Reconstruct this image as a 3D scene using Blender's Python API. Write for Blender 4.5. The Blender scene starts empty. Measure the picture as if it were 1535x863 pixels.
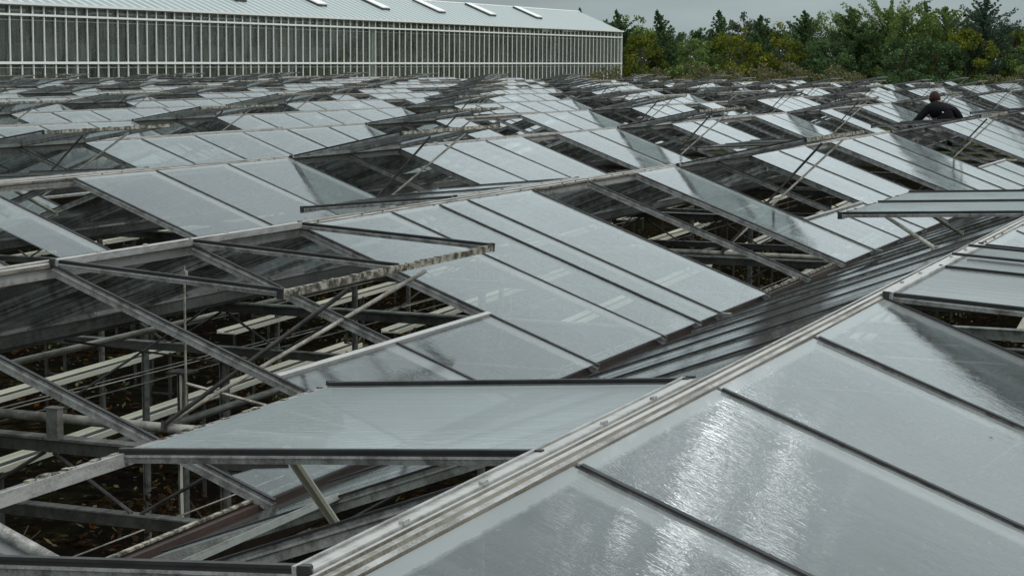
import bpy, math, random
from mathutils import Vector, Matrix

R = math.radians
random.seed(7)
scene = bpy.context.scene
col = scene.collection
EYE = 4.4                                   # eye height above the ground

# ------------------------------------------------------------------ camera
PITCH, ROLL, YAW = 0.116465443, 0.00522648932, 0.392916642
fw = Vector((math.cos(YAW)*math.cos(PITCH), math.sin(YAW)*math.cos(PITCH), -math.sin(PITCH)))
rt0 = Vector((math.sin(YAW), -math.cos(YAW), 0.0))
up0 = rt0.cross(fw)
rt = math.cos(ROLL)*rt0 + math.sin(ROLL)*up0
up = -math.sin(ROLL)*rt0 + math.cos(ROLL)*up0
cd = bpy.data.cameras.new('camera')
cam = bpy.data.objects.new('camera', cd)
col.objects.link(cam)
cam.matrix_world = Matrix(((rt.x, up.x, -fw.x, 0), (rt.y, up.y, -fw.y, 0), (rt.z, up.z, -fw.z, EYE), (0, 0, 0, 1)))
cd.sensor_width = 36.0
cd.lens = 36.0*2917.53/1535.0
cd.clip_start = 0.05
cd.clip_end = 6000
scene.camera = cam

# ------------------------------------------------------------------ world / light / exposure
SUN_EL, SUN_AZ = 52.0, -95.0                # azimuth of the sun measured from +X towards +Y
world = bpy.data.worlds.new('World')
scene.world = world
world.use_nodes = True
wn, wl = world.node_tree.nodes, world.node_tree.links
wn.clear()
def W(t, **kw):
    n = wn.new(t)
    for k, v in kw.items():
        setattr(n, k, v)
    return n
def wmath(op, a, b=None, c=None, clamp=False):
    n = W('ShaderNodeMath', operation=op, use_clamp=clamp)
    for i, v in enumerate((a, b, c)):
        if v is None: continue
        if isinstance(v, (int, float)): n.inputs[i].default_value = v
        else: wl.new(v, n.inputs[i])
    return n.outputs[0]
tc = W('ShaderNodeTexCoord')
sep = W('ShaderNodeSeparateXYZ'); wl.new(tc.outputs['Generated'], sep.inputs[0])
zz = wmath('MAXIMUM', sep.outputs['Z'], 0.0)
grad = W('ShaderNodeValToRGB')              # overcast brightening away from the horizon
cr = grad.color_ramp
cr.elements[0].position = 0.0; cr.elements[0].color = (0.335, 0.405, 0.415, 1)
cr.elements[1].position = 1.0; cr.elements[1].color = (1.0, 1.09, 1.12, 1)
for p, c in ((0.105, (0.40, 0.465, 0.475, 1)), (0.165, (0.96, 1.06, 1.08, 1)), (0.25, (0.90, 0.99, 1.01, 1)), (0.42, (0.74, 0.82, 0.84, 1)), (0.65, (0.86, 0.95, 0.97, 1))):
    e = cr.elements.new(p); e.color = c
wl.new(zz, grad.inputs[0])
mp = W('ShaderNodeMapping'); wl.new(tc.outputs['Generated'], mp.inputs[0]); mp.inputs['Scale'].default_value = (3, 3, 14)
cl = W('ShaderNodeTexNoise'); wl.new(mp.outputs[0], cl.inputs['Vector']); cl.inputs['Scale'].default_value = 2.2; cl.inputs['Detail'].default_value = 6
cm = W('ShaderNodeMapRange'); wl.new(cl.outputs['Fac'], cm.inputs[0])
cm.inputs[1].default_value = 0.3; cm.inputs[2].default_value = 0.7; cm.inputs[3].default_value = 0.84; cm.inputs[4].default_value = 1.16
vis = W('ShaderNodeMix', data_type='RGBA', blend_type='MULTIPLY'); vis.inputs[0].default_value = 1.0
wl.new(grad.outputs[0], vis.inputs['A']); wl.new(cm.outputs[0], vis.inputs['B'])
# bright break in the cloud ahead of the camera, well above the frame
dv = W('ShaderNodeVectorMath', operation='DISTANCE'); wl.new(tc.outputs['Generated'], dv.inputs[0])
dv.inputs[1].default_value = (0.932, 0.060, 0.357)
gp = W('ShaderNodeMapRange', interpolation_type='SMOOTHSTEP'); wl.new(dv.outputs['Value'], gp.inputs[0])
gp.inputs[1].default_value = 0.085; gp.inputs[2].default_value = 0.03; gp.inputs[3].default_value = 0.0; gp.inputs[4].default_value = 1.0
cl2 = W('ShaderNodeTexNoise'); wl.new(tc.outputs['Generated'], cl2.inputs['Vector']); cl2.inputs['Scale'].default_value = 44; cl2.inputs['Detail'].default_value = 3
g2 = W('ShaderNodeMapRange', interpolation_type='SMOOTHSTEP'); wl.new(cl2.outputs['Fac'], g2.inputs[0])
g2.inputs[1].default_value = 0.53; g2.inputs[2].default_value = 0.66; g2.inputs[3].default_value = 0.0; g2.inputs[4].default_value = 8.0
gap = wmath('MULTIPLY', gp.outputs[0], g2.outputs[0])
addg = W('ShaderNodeMix', data_type='RGBA', blend_type='ADD'); addg.inputs[0].default_value = 1.0
cg = W('ShaderNodeCombineColor')
for i in range(3): wl.new(gap, cg.inputs[i])
wl.new(vis.outputs['Result'], addg.inputs['A']); wl.new(cg.outputs[0], addg.inputs['B'])
sky = W('ShaderNodeTexSky', sky_type='NISHITA', sun_disc=False)
sky.sun_elevation = R(SUN_EL); sky.sun_rotation = R(90 - SUN_AZ)
sky.dust_density = 4.0; sky.air_density = 1.2
b1 = W('ShaderNodeBackground'); wl.new(addg.outputs['Result'], b1.inputs[0]); b1.inputs[1].default_value = 0.90
b2 = W('ShaderNodeBackground'); wl.new(sky.outputs[0], b2.inputs[0]); b2.inputs[1].default_value = 0.012
ad = W('ShaderNodeAddShader'); wl.new(b1.outputs[0], ad.inputs[0]); wl.new(b2.outputs[0], ad.inputs[1])
wo = W('ShaderNodeOutputWorld'); wl.new(ad.outputs[0], wo.inputs[0])

sd = bpy.data.lights.new('sun', 'SUN'); sd.energy = 0.9; sd.angle = R(14); sd.color = (1.0, 0.96, 0.90)
so = bpy.data.objects.new('sun', sd); col.objects.link(so)
sdir = Vector((math.cos(R(SUN_EL))*math.cos(R(SUN_AZ)), math.cos(R(SUN_EL))*math.sin(R(SUN_AZ)), math.sin(R(SUN_EL))))
so.rotation_euler = sdir.to_track_quat('Z', 'Y').to_euler()
vs = scene.view_settings
vs.view_transform = 'Standard'; vs.look = 'None'; vs.gamma = 1.0; vs.use_curve_mapping = False
vs.exposure = 0.0
scene.render.engine = 'CYCLES'
cy = scene.cycles
cy.max_bounces = 14; cy.transparent_max_bounces = 40; cy.glossy_bounces = 6; cy.diffuse_bounces = 3
cy.transmission_bounces = 6; cy.use_denoising = True; cy.caustics_reflective = False; cy.caustics_refractive = False

# ------------------------------------------------------------------ materials
class N:
    """small helper round one material's node tree"""
    def __init__(s, name):
        s.m = bpy.data.materials.new(name); s.m.use_nodes = True
        s.n, s.l = s.m.node_tree.nodes, s.m.node_tree.links
        s.n.clear(); s.out = s.n.new('ShaderNodeOutputMaterial')
        s.geo = s.n.new('ShaderNodeNewGeometry')
    def put(s, sock, v):
        if hasattr(v, 'node'): s.l.new(v, sock)
        elif v is not None: sock.default_value = v
    def math(s, op, a, b=None, clamp=False):
        n = s.n.new('ShaderNodeMath'); n.operation = op; n.use_clamp = clamp
        s.put(n.inputs[0], a)
        if b is not None: s.put(n.inputs[1], b)
        return n.outputs[0]
    def pos(s, scale=(1, 1, 1), rot=(0, 0, 0), src=None):
        n = s.n.new('ShaderNodeMapping'); s.l.new(src or s.geo.outputs['Position'], n.inputs[0])
        n.inputs['Scale'].default_value = scale; n.inputs['Rotation'].default_value = rot
        return n.outputs[0]
    def noise(s, vec, scale, detail=3, rough=0.55, dist=0.0):
        n = s.n.new('ShaderNodeTexNoise'); s.l.new(vec, n.inputs['Vector'])
        n.inputs['Scale'].default_value = scale; n.inputs['Detail'].default_value = detail
        n.inputs['Roughness'].default_value = rough; n.inputs['Distortion'].default_value = dist
        return n.outputs['Fac']
    def rng(s, v, a, b, c, d, smooth=False):
        n = s.n.new('ShaderNodeMapRange')
        if smooth: n.interpolation_type = 'SMOOTHSTEP'
        s.put(n.inputs[0], v)
        for i, x in enumerate((a, b, c, d)): n.inputs[i+1].default_value = x
        return n.outputs[0]
    def ramp(s, v, stops):
        n = s.n.new('ShaderNodeValToRGB'); s.l.new(v, n.inputs[0])
        e = n.color_ramp.elements
        e[0].position, e[0].color = stops[0][0], (*stops[0][1], 1)
        e[1].position, e[1].color = stops[-1][0], (*stops[-1][1], 1)
        for p, c in stops[1:-1]:
            x = e.new(p); x.color = (*c, 1)
        return n.outputs[0]
    def mixc(s, f, a, b, blend='MIX'):
        n = s.n.new('ShaderNodeMix'); n.data_type = 'RGBA'; n.blend_type = blend
        s.put(n.inputs[0], f)
        s.put(n.inputs['A'], (*a, 1) if isinstance(a, tuple) else a)
        s.put(n.inputs['B'], (*b, 1) if isinstance(b, tuple) else b)
        return n.outputs['Result']
    def bump(s, h, strength, dist=0.01):
        n = s.n.new('ShaderNodeBump'); s.l.new(h, n.inputs['Height'])
        n.inputs['Strength'].default_value = strength; n.inputs['Distance'].default_value = dist
        return n.outputs[0]
    def pbr(s, color, rough=0.6, metal=0.0, normal=None, spec=0.5):
        p = s.n.new('ShaderNodeBsdfPrincipled')
        s.put(p.inputs['Base Color'], (*color, 1) if isinstance(color, tuple) else color)
        s.put(p.inputs['Roughness'], rough); s.put(p.inputs['Metallic'], metal)
        p.inputs['Specular IOR Level'].default_value = spec
        if normal is not None: s.l.new(normal, p.inputs['Normal'])
        s.l.new(p.outputs[0], s.out.inputs[0])
        return s.m

def weathered(name, light, dark, rough=0.5, metal=0.3, scale=6.0, lo=0.35, hi=0.7, along=(0.25, 1, 1)):
    g = N(name)
    n1 = g.noise(g.pos(along), scale, 6, 0.65)
    n2 = g.noise(g.pos((1, 1, 1)), scale*9, 3, 0.6)
    f = g.math('MULTIPLY_ADD', n2, 0.35); 
    f.node.inputs[2].default_value = -0.17
    f = g.math('ADD', n1, f)
    c = g.mixc(g.rng(f, lo, hi, 0, 1, True), light, dark)
    r = g.rng(n1, 0.3, 0.7, rough-0.08, rough+0.15)
    return g.pbr(c, r, metal, g.bump(n2, 0.15, 0.003))

M = {}
M['alu'] = weathered('weathered_aluminium', (0.50, 0.50, 0.485), (0.20, 0.195, 0.18), 0.45, 0.3, 18.0)
M['cap'] = weathered('ridge_aluminium', (0.50, 0.50, 0.48), (0.14, 0.125, 0.10), 0.42, 0.25, 3.0, 0.42, 0.72, (0.12, 6, 6))
M['bar'] = weathered('bar_aluminium', (0.30, 0.30, 0.29), (0.09, 0.088, 0.082), 0.5, 0.3, 18.0)
M['rubber'] = weathered('black_glazing_strip', (0.030, 0.030, 0.029), (0.012, 0.012, 0.012), 0.55, 0.0)
M['steel'] = weathered('galvanised_steel', (0.23, 0.225, 0.21), (0.085, 0.078, 0.066), 0.5, 0.3, 14.0)
M['darksteel'] = weathered('dark_steel', (0.10, 0.095, 0.088), (0.035, 0.032, 0.028), 0.55, 0.3)
M['gutter'] = weathered('rusty_gutter', (0.060, 0.036, 0.028), (0.020, 0.013, 0.011), 0.5, 0.1, 4.0)
M['grey_gutter'] = weathered('grey_gutter', (0.20, 0.20, 0.195), (0.06, 0.056, 0.05), 0.5, 0.2, 4.0)
M['moss'] = weathered('mossy_edge', (0.40, 0.38, 0.31), (0.05, 0.046, 0.034), 0.9, 0.0, 26.0, 0.38, 0.60, (1, 1, 1))
M['trough'] = weathered('white_trough', (0.80, 0.75, 0.63), (0.42, 0.38, 0.30), 0.6, 0.0, 3.0, 0.5, 0.95)
M['white'] = weathered('white_paint', (0.93, 0.94, 0.91), (0.84, 0.85, 0.82), 0.4, 0.0, 1.0, 0.5, 0.95)
M['grime'] = weathered('brown_grime', (0.26, 0.24, 0.20), (0.09, 0.078, 0.058), 0.7, 0.1, 14.0)
M['rod'] = weathered('pale_tube', (0.46, 0.44, 0.39), (0.17, 0.15, 0.12), 0.5, 0.15, 14.0)

def glass(name, dirt_lo, dirt_hi, ripple, tint=(0.80, 0.84, 0.83), film=(0.50, 0.53, 0.53), boost=1.0, trans=0.4, run=0.35, fine=1.0, band=0.0):
    """thin flat glass: mirror reflection by angle, clear transmission, a film of dirt in rain runs, and rain ripples"""
    g = N(name)
    rip = g.noise(g.pos((5.6, 1.9, 1.9)), 9.0, 3, 0.55, 0.0)
    big = g.noise(g.pos((1.0, 0.5, 0.5)), 1.0, 1, 0.4)
    patch = g.rng(g.noise(g.pos((1.4, 0.9, 0.9)), 1.6, 2, 0.5), 0.42, 0.64, 0.25, 1.0, True)
    h = g.math('ADD', g.math('MULTIPLY', big, 1.2), g.math('MULTIPLY', g.math('MULTIPLY', rip, patch), 0.40))
    nb = g.bump(h, ripple, 0.012)
    d = g.n.new('ShaderNodeVectorMath'); d.operation = 'DOT_PRODUCT'
    g.l.new(g.geo.outputs['Normal'], d.inputs[0]); g.l.new(g.geo.outputs['Incoming'], d.inputs[1])
    c = g.math('ABSOLUTE', d.outputs['Value'])
    f = g.math('POWER', g.math('SUBTRACT', 1.0, c), 5.0)
    f = g.math('MULTIPLY', f, 0.95*boost); f = g.math('ADD', f, 0.05*boost, True)
    gl = g.n.new('ShaderNodeBsdfGlossy'); g.put(gl.inputs['Roughness'], g.rng(g.noise(g.pos((2.5, 1, 1)), 3.0, 5, 0.7), 0.35, 0.65, 0.015, 0.05))
    gl.inputs['Color'].default_value = (0.97, 0.99, 1.0, 1); g.l.new(nb, gl.inputs['Normal'])
    tr = g.n.new('ShaderNodeBsdfTransparent'); tr.inputs[0].default_value = (*tint, 1)
    m1 = g.n.new('ShaderNodeMixShader'); g.put(m1.inputs[0], f); g.l.new(tr.outputs[0], m1.inputs[1]); g.l.new(gl.outputs[0], m1.inputs[2])
    df = g.n.new('ShaderNodeBsdfDiffuse'); tl = g.n.new('ShaderNodeBsdfTranslucent')
    streak = g.noise(g.pos((5.5*fine, 0.22, 0.22)), 3.0, 4, 0.6, 0.15)
    blot = g.noise(g.pos((0.9, 0.9, 0.9)), 0.9, 3, 0.6)
    spot = g.rng(g.noise(g.pos((1, 1, 1)), 30.0, 1, 0.4), 0.83, 0.86, 0, 1)
    fc = g.mixc(spot, film, (0.02, 0.02, 0.018))
    g.put(df.inputs[0], fc); g.put(tl.inputs[0], fc)
    m2 = g.n.new('ShaderNodeMixShader'); m2.inputs[0].default_value = trans
    g.l.new(df.outputs[0], m2.inputs[1]); g.l.new(tl.outputs[0], m2.inputs[2])
    dv = g.math('MULTIPLY', g.rng(streak, 0.36, 0.62, run, 1.0, True), g.rng(blot, 0.32, 0.68, dirt_lo, dirt_hi))
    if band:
        # pale band painted along ridge edge and one side, imitating lit flanges below
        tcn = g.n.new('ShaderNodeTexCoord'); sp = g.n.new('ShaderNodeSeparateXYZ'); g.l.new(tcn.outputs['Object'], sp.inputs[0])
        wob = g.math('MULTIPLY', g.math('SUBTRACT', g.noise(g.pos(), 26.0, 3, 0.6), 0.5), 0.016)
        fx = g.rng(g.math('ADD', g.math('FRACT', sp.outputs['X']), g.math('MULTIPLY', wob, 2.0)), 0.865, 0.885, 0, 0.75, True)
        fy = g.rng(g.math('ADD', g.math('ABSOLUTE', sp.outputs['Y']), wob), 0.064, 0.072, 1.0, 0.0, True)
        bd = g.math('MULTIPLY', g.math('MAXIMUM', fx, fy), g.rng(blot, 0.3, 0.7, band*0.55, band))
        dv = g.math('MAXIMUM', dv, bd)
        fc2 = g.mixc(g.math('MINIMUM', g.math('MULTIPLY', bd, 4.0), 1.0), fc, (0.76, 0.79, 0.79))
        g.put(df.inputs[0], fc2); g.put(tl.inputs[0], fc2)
    dv = g.math('MAXIMUM', dv, g.math('MULTIPLY', spot, 0.9), True)
    m3 = g.n.new('ShaderNodeMixShader'); g.put(m3.inputs[0], dv); g.l.new(m1.outputs[0], m3.inputs[1]); g.l.new(m2.outputs[0], m3.inputs[2])
    g.l.new(m3.outputs[0], g.out.inputs[0])
    return g.m
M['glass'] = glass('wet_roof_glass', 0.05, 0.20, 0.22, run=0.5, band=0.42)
M['glass_dirty'] = glass('grimy_roof_glass', 0.45, 0.85, 0.12, film=(0.080, 0.084, 0.080), trans=0.16, run=0.06, fine=1.7)
M['glass_wall'] = glass('wall_glass', 0.10, 0.22, 0.05, film=(0.52, 0.55, 0.45), boost=0.6, trans=0.3)
M['grimy_vent'] = glass('grimy_vent_glass', 0.30, 0.50, 0.07, run=0.6, film=(0.26, 0.27, 0.265), trans=0.12)
M['vent_glass'] = glass('vent_glass', 0.08, 0.26, 0.07, run=0.5, film=(0.38, 0.40, 0.40))

M['moss_dark'] = weathered('dark_moss', (0.10, 0.095, 0.05), (0.03, 0.028, 0.018), 0.95, 0.0, 30.0)
def soil():
    g = N('littered_soil')
    n1 = g.noise(g.pos((1, 1, 1)), 0.8, 6, 0.7)
    n2 = g.noise(g.pos((1, 1, 1)), 6.0, 5, 0.7)
    rows = g.noise(g.pos((3.2, 0.15, 1)), 1.0, 2, 0.5)
    c = g.ramp(n2, [(0.36, (0.003, 0.0025, 0.002)), (0.50, (0.014, 0.009, 0.006)), (0.60, (0.040, 0.023, 0.012)), (0.72, (0.11, 0.095, 0.07))])
    c = g.mixc(g.rng(n1, 0.45, 0.62, 0, 0.75, True), c, (0.018, 0.022, 0.009))
    c = g.mixc(g.rng(rows, 0.45, 0.55, 0, 0.85, True), c, (0.010, 0.009, 0.008))
    return g.pbr(c, 1.0, 0, g.bump(n2, 0.8, 0.08), 0.0)
M['soil'] = soil()
def ground_mat():
    g = N('field_grass')
    n1 = g.noise(g.pos(), 0.05, 5, 0.6); n2 = g.noise(g.pos(), 2.0, 4, 0.7)
    c = g.ramp(n1, [(0.35, (0.035, 0.05, 0.018)), (0.6, (0.07, 0.075, 0.03))])
    c = g.mixc(g.rng(n2, 0.3, 0.7, 0, 0.6), c, (0.03, 0.035, 0.015))
    return g.pbr(c, 1.0, 0, None, 0.0)
M['ground'] = ground_mat()

def leaf(name, a, b, c2, trans=0.25):
    g = N(name)
    rnd = g.geo.outputs['Random Per Island']
    c = g.ramp(rnd, [(0.0, a), (0.55, b), (1.0, c2)])
    cl = g.noise(g.pos(), 0.9, 2, 0.5)
    c = g.mixc(g.rng(cl, 0.40, 0.62, 0.0, 0.8 if name.startswith('autumn') else 0.45, True), c, (0.075, 0.105, 0.028) if name.startswith('autumn') else tuple(x*0.6 for x in a))
    df = g.n.new('ShaderNodeBsdfDiffuse'); tl = g.n.new('ShaderNodeBsdfTranslucent')
    g.put(df.inputs[0], c); g.put(tl.inputs[0], c)
    m = g.n.new('ShaderNodeMixShader'); m.inputs[0].default_value = trans
    g.l.new(df.outputs[0], m.inputs[1]); g.l.new(tl.outputs[0], m.inputs[2]); g.l.new(m.outputs[0], g.out.inputs[0])
    return g.m
M['leaf_dark'] = leaf('dark_conifer_leaf', (0.052, 0.095, 0.046), (0.089, 0.152, 0.062), (0.158, 0.227, 0.089))
M['leaf_blue'] = leaf('blue_conifer_leaf', (0.049, 0.085, 0.062), (0.079, 0.124, 0.089), (0.133, 0.189, 0.122))
M['leaf_mid'] = leaf('mid_green_leaf', (0.104, 0.164, 0.054), (0.179, 0.253, 0.076), (0.307, 0.375, 0.120))
M['leaf_yellow'] = leaf('autumn_yellow_leaf', (0.085, 0.12, 0.024), (0.165, 0.19, 0.030), (0.33, 0.31, 0.045))
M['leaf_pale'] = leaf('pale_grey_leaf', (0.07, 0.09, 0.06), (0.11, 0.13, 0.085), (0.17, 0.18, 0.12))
M['leaf_far'] = leaf('distant_leaf', (0.10, 0.12, 0.11), (0.13, 0.15, 0.135), (0.17, 0.19, 0.17))  # distance haze put into the greyed leaf colour
M['leaf_bush'] = leaf('brown_green_leaf', (0.100, 0.103, 0.049), (0.184, 0.175, 0.092), (0.367, 0.316, 0.184))
M['leaf_dead'] = leaf('withered_leaf', (0.10, 0.035, 0.008), (0.20, 0.075, 0.012), (0.30, 0.14, 0.03))
M['leaf_red'] = leaf('russet_leaf', (0.035, 0.022, 0.014), (0.055, 0.035, 0.020), (0.08, 0.055, 0.03))
g_ = N('bark'); M['bark'] = g_.pbr(g_.mixc(g_.noise(g_.pos((6, 6, 1)), 4, 4), (0.05, 0.04, 0.03), (0.13, 0.11, 0.09)), 0.9)
def mottled(name, stops, scale, rough=0.8):
    g = N(name); return g.pbr(g.ramp(g.noise(g.pos(), scale, 5, 0.65), stops), rough, 0.0, None, 0.2)
M['jacket'] = mottled('black_jacket', [(0.3, (0.004, 0.004, 0.005)), (0.7, (0.010, 0.010, 0.012))], 14, 0.95)
M['trousers'] = mottled('dark_trousers', [(0.3, (0.02, 0.022, 0.03)), (0.7, (0.04, 0.042, 0.05))], 14, 0.8)
M['skin'] = mottled('skin', [(0.3, (0.42, 0.24, 0.17)), (0.7, (0.50, 0.30, 0.21))], 20, 0.5)
M['hair'] = mottled('brown_hair', [(0.3, (0.010, 0.006, 0.005)), (0.7, (0.040, 0.018, 0.010))], 60, 0.6)
M['eye'] = mottled('eye', [(0.3, (0.02, 0.015, 0.01)), (0.7, (0.03, 0.02, 0.015))], 60, 0.2)
M['boot'] = mottled('boot', [(0.3, (0.02, 0.017, 0.014)), (0.7, (0.04, 0.035, 0.03))], 30, 0.6)
M['crop'] = leaf('crop_leaf', (0.045, 0.066, 0.033), (0.112, 0.120, 0.063), (0.300, 0.255, 0.143))
def teal_roof():
    g = N('ribbed_pale_roof_glass')
    w = g.n.new('ShaderNodeTexWave'); w.wave_type = 'BANDS'; w.bands_direction = 'X'
    g.l.new(g.pos((1, 1, 1)), w.inputs['Vector']); w.inputs['Scale'].default_value = 0.42; w.inputs['Distortion'].default_value = 0
    n1 = g.noise(g.pos((0.4, 2, 2)), 0.6, 4, 0.6)
    c = g.mixc(g.rng(w.outputs['Fac'], 0.70, 0.95, 0, 0.9), (0.26, 0.32, 0.315), (0.66, 0.70, 0.69))
    c = g.mixc(g.rng(n1, 0.4, 0.65, 0, 0.3), c, (0.36, 0.41, 0.41))
    return g.pbr(c, 0.4)
M['far_roof'] = teal_roof()
M['tan_sheet'] = weathered('tan_sheet', (0.42, 0.38, 0.32), (0.30, 0.27, 0.23), 0.9, 0.0, 1.0)
M['concrete'] = weathered('pale_concrete', (0.30, 0.31, 0.30), (0.16, 0.16, 0.15), 0.8, 0.0, 2.0)

# ------------------------------------------------------------------ mesh helpers
class MB:
    def __init__(s): s.v, s.f, s.mi = [], [], []
    def quad(s, a, b, c, d, m=0):
        i = len(s.v); s.v += [tuple(a), tuple(b), tuple(c), tuple(d)]; s.f.append((i, i+1, i+2, i+3)); s.mi.append(m)
    def prism(s, ring0, ring1, m=0, cap=True, mats=None):
        n = len(ring0); i = len(s.v); s.v += [tuple(p) for p in ring0] + [tuple(p) for p in ring1]
        for k in range(n):
            a, b = k, (k+1) % n
            s.f.append((i+a, i+b, i+n+b, i+n+a)); s.mi.append(mats[k] if mats else m)
        if cap:
            s.f.append(tuple(i+k for k in range(n-1, -1, -1))); s.mi.append(m)
            s.f.append(tuple(i+n+k for k in range(n))); s.mi.append(m)
    def bar(s, p0, p1, w, h, m=0, upv=(0, 0, 1), off=0.0):
        """box bar from p0 to p1; w across, h along upv; off lifts the section's middle along upv"""
        p0, p1 = Vector(p0), Vector(p1); d = (p1-p0).normalized(); u = Vector(upv)
        sd_ = d.cross(u)
        if sd_.length < 1e-5: sd_ = d.cross(Vector((0, 1, 0)))
        sd_.normalize(); u = sd_.cross(d).normalized()
        r = []
        for q in (p0, p1):
            r.append([q + sd_*(x*w/2) + u*(off + y*h/2) for x, y in ((-1, -1), (1, -1), (1, 1), (-1, 1))])
        s.prism(r[0], r[1], m)
    def box(s, x0, x1, y0, y1, z0, z1, m=0):
        s.prism([(x0, y0, z0), (x0, y1, z0), (x0, y1, z1), (x0, y0, z1)], [(x1, y0, z0), (x1, y1, z0), (x1, y1, z1), (x1, y0, z1)], m)
    def tube(s, pts, r, m=0, n=8, r1=None):
        pts = [Vector(p) for p in pts]; rings = []
        for i, p in enumerate(pts):
            d = (pts[min(i+1, len(pts)-1)] - pts[max(i-1, 0)]).normalized()
            a = d.cross(Vector((0, 0, 1)))
            if a.length < 1e-4: a = d.cross(Vector((1, 0, 0)))
            a.normalize(); b = d.cross(a)
            rr = r if r1 is None else r + (r1-r)*i/(len(pts)-1)
            rings.append([p + a*rr*math.cos(2*math.pi*k/n) + b*rr*math.sin(2*math.pi*k/n) for k in range(n)])
        for i in range(len(rings)-1): s.prism(rings[i], rings[i+1], m, cap=(len(rings) == 2))
        if len(rings) > 2:
            i0 = len(s.v); s.v += [tuple(p) for p in rings[0]] + [tuple(p) for p in rings[-1]]
            s.f.append(tuple(i0+k for k in range(n-1, -1, -1))); s.mi.append(m)
            s.f.append(tuple(i0+n+k for k in range(n))); s.mi.append(m)
    def mesh(s, name, mats, smooth=False):
        me = bpy.data.meshes.new(name); me.from_pydata(s.v, [], s.f)
        for m in mats: me.materials.append(m)
        me.polygons.foreach_set('material_index', s.mi)
        if smooth: me.polygons.foreach_set('use_smooth', [True]*len(s.f))
        me.update(); return me

def put(name, mesh, parent=None, loc=(0, 0, 0), rot=None):
    o = bpy.data.objects.new(name, mesh); col.objects.link(o); o.location = loc
    if rot: o.rotation_euler = rot
    if parent: o.parent = parent
    return o
def tag(o, label=None, cat=None, group=None, kind=None):
    if label: o['label'] = label
    if cat: o['category'] = cat
    if group: o['group'] = group
    if kind: o['kind'] = kind
    return o
def empty(name, loc=(0, 0, 0)):
    o = bpy.data.objects.new(name, None); col.objects.link(o); o.location = loc; o.empty_display_size = 0.3
    return o
ORD = ['nearest', 'second', 'third', 'fourth', 'fifth', 'sixth', 'seventh', 'eighth', 'ninth', 'tenth', 'eleventh', 'twelfth', 'thirteenth', 'fourteenth', 'fifteenth', 'sixteenth', 'seventeenth', 'eighteenth', 'nineteenth', 'twentieth']

# ------------------------------------------------------------------ the setting
def sheet(name, x0, x1, y0, y1, z, m):
    b = MB(); b.quad((x0, y0, z), (x1, y0, z), (x1, y1, z), (x0, y1, z)); o = put(name, b.mesh(name, [m])); o['kind'] = 'structure'; return o
sheet('ground', -2500, 4500, -3500, 3500, 0.0, M['ground'])
sheet('soil', -6, 83, -8, 47, 0.004, M['soil'])

# ------------------------------------------------------------------ the old glasshouse: rows of ridged roof spans
ALPHA = 0.360032724
CA, SA, TA = math.cos(ALPHA), math.sin(ALPHA), math.tan(ALPHA)
SPAN, Y0, RZ = 3.2, 1.3857695, EYE - 0.8008
GZ = RZ - 1.6*TA                                     # gutter lip level
TL = 1.665                                           # glass length down the slope
XE = 81.0
def ridge_y(k): return Y0 + SPAN*k
def off(k): return 6.60 - 0.31*k

def slope_pt(side, t, n=0.0, x=0.0):                 # side -1 towards the camera, +1 away; relative to the ridge
    return Vector((x, side*(t*CA + n*SA), -t*SA + n*CA))
def slope_n(side): return Vector((0, side*SA, CA))

def bar_mesh(side, t0=0.045, t1=1.69):
    b = MB(); a, c, n = slope_pt(side, t0), slope_pt(side, t1), slope_n(side)
    b.bar(a, c, 0.009, 0.022, 2, n, -0.019)          # web under the glass
    b.bar(a, c, 0.024, 0.006, 2, n, -0.0035)         # shoulders that carry the glass
    b.bar(a, c, 0.010, 0.009, 0, n, 0.0045)          # upstand
    b.bar(a, c, 0.017, 0.005, 1, n, 0.0120)          # black capping strip
    return b
def pane_box(b, side, x0, x1, t0, t1, m=0):
    pts = []
    for nn in (0.0035, 0.0085):
        pts.append([slope_pt(side, t, nn, x) for x, t in ((x0, t0), (x1, t0), (x1, t1), (x0, t1))])
    b.prism(pts[0], pts[1], m)
BARM = {s: bar_mesh(s).mesh('glazing_bar', [M['bar'], M['rubber'], M['alu']]) for s in (-1, 1)}
def mk_pane(side, x0, x1, t0, t1, mat):
    b = MB(); pane_box(b, side, x0, x1, t0, t1); return b.mesh('glass_pane', [mat])
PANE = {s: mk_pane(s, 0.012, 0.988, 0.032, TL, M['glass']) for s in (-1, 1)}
PANED = {s: mk_pane(s, 0.012, 0.988, 0.032, TL, M['glass_dirty']) for s in (-1, 1)}
def shard(side, rnd):
    b = MB(); x = 0.012; t = TL; prev = rnd.uniform(0.05, 0.4); r0 = []
    n = 7
    tops = [max(0.03, rnd.uniform(0.02, 0.22) + 0.25*abs(i/n-0.5)) for i in range(n+1)]
    for i in range(n):
        xa, xb = 0.012+0.976*i/n, 0.012+0.976*(i+1)/n
        ring = [(xa, TL), (xb, TL), (xb, TL-tops[i+1]), (xa, TL-tops[i])]
        b.prism([slope_pt(side, q, 0.0035, p) for p, q in ring], [slope_pt(side, q, 0.0085, p) for p, q in ring])
    return b.mesh('glass_pane', [M['glass']])
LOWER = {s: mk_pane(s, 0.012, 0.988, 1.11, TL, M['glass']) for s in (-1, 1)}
def mk_rail(side):
    b = MB(); b.bar(slope_pt(side, 1.10, 0.012, 0.0), slope_pt(side, 1.10, 0.012, 1.0), 0.022, 0.018, 0, slope_n(side))
    return b.mesh('pane_rail', [M['cap']])
RAIL = {s: mk_rail(s) for s in (-1, 1)}

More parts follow.
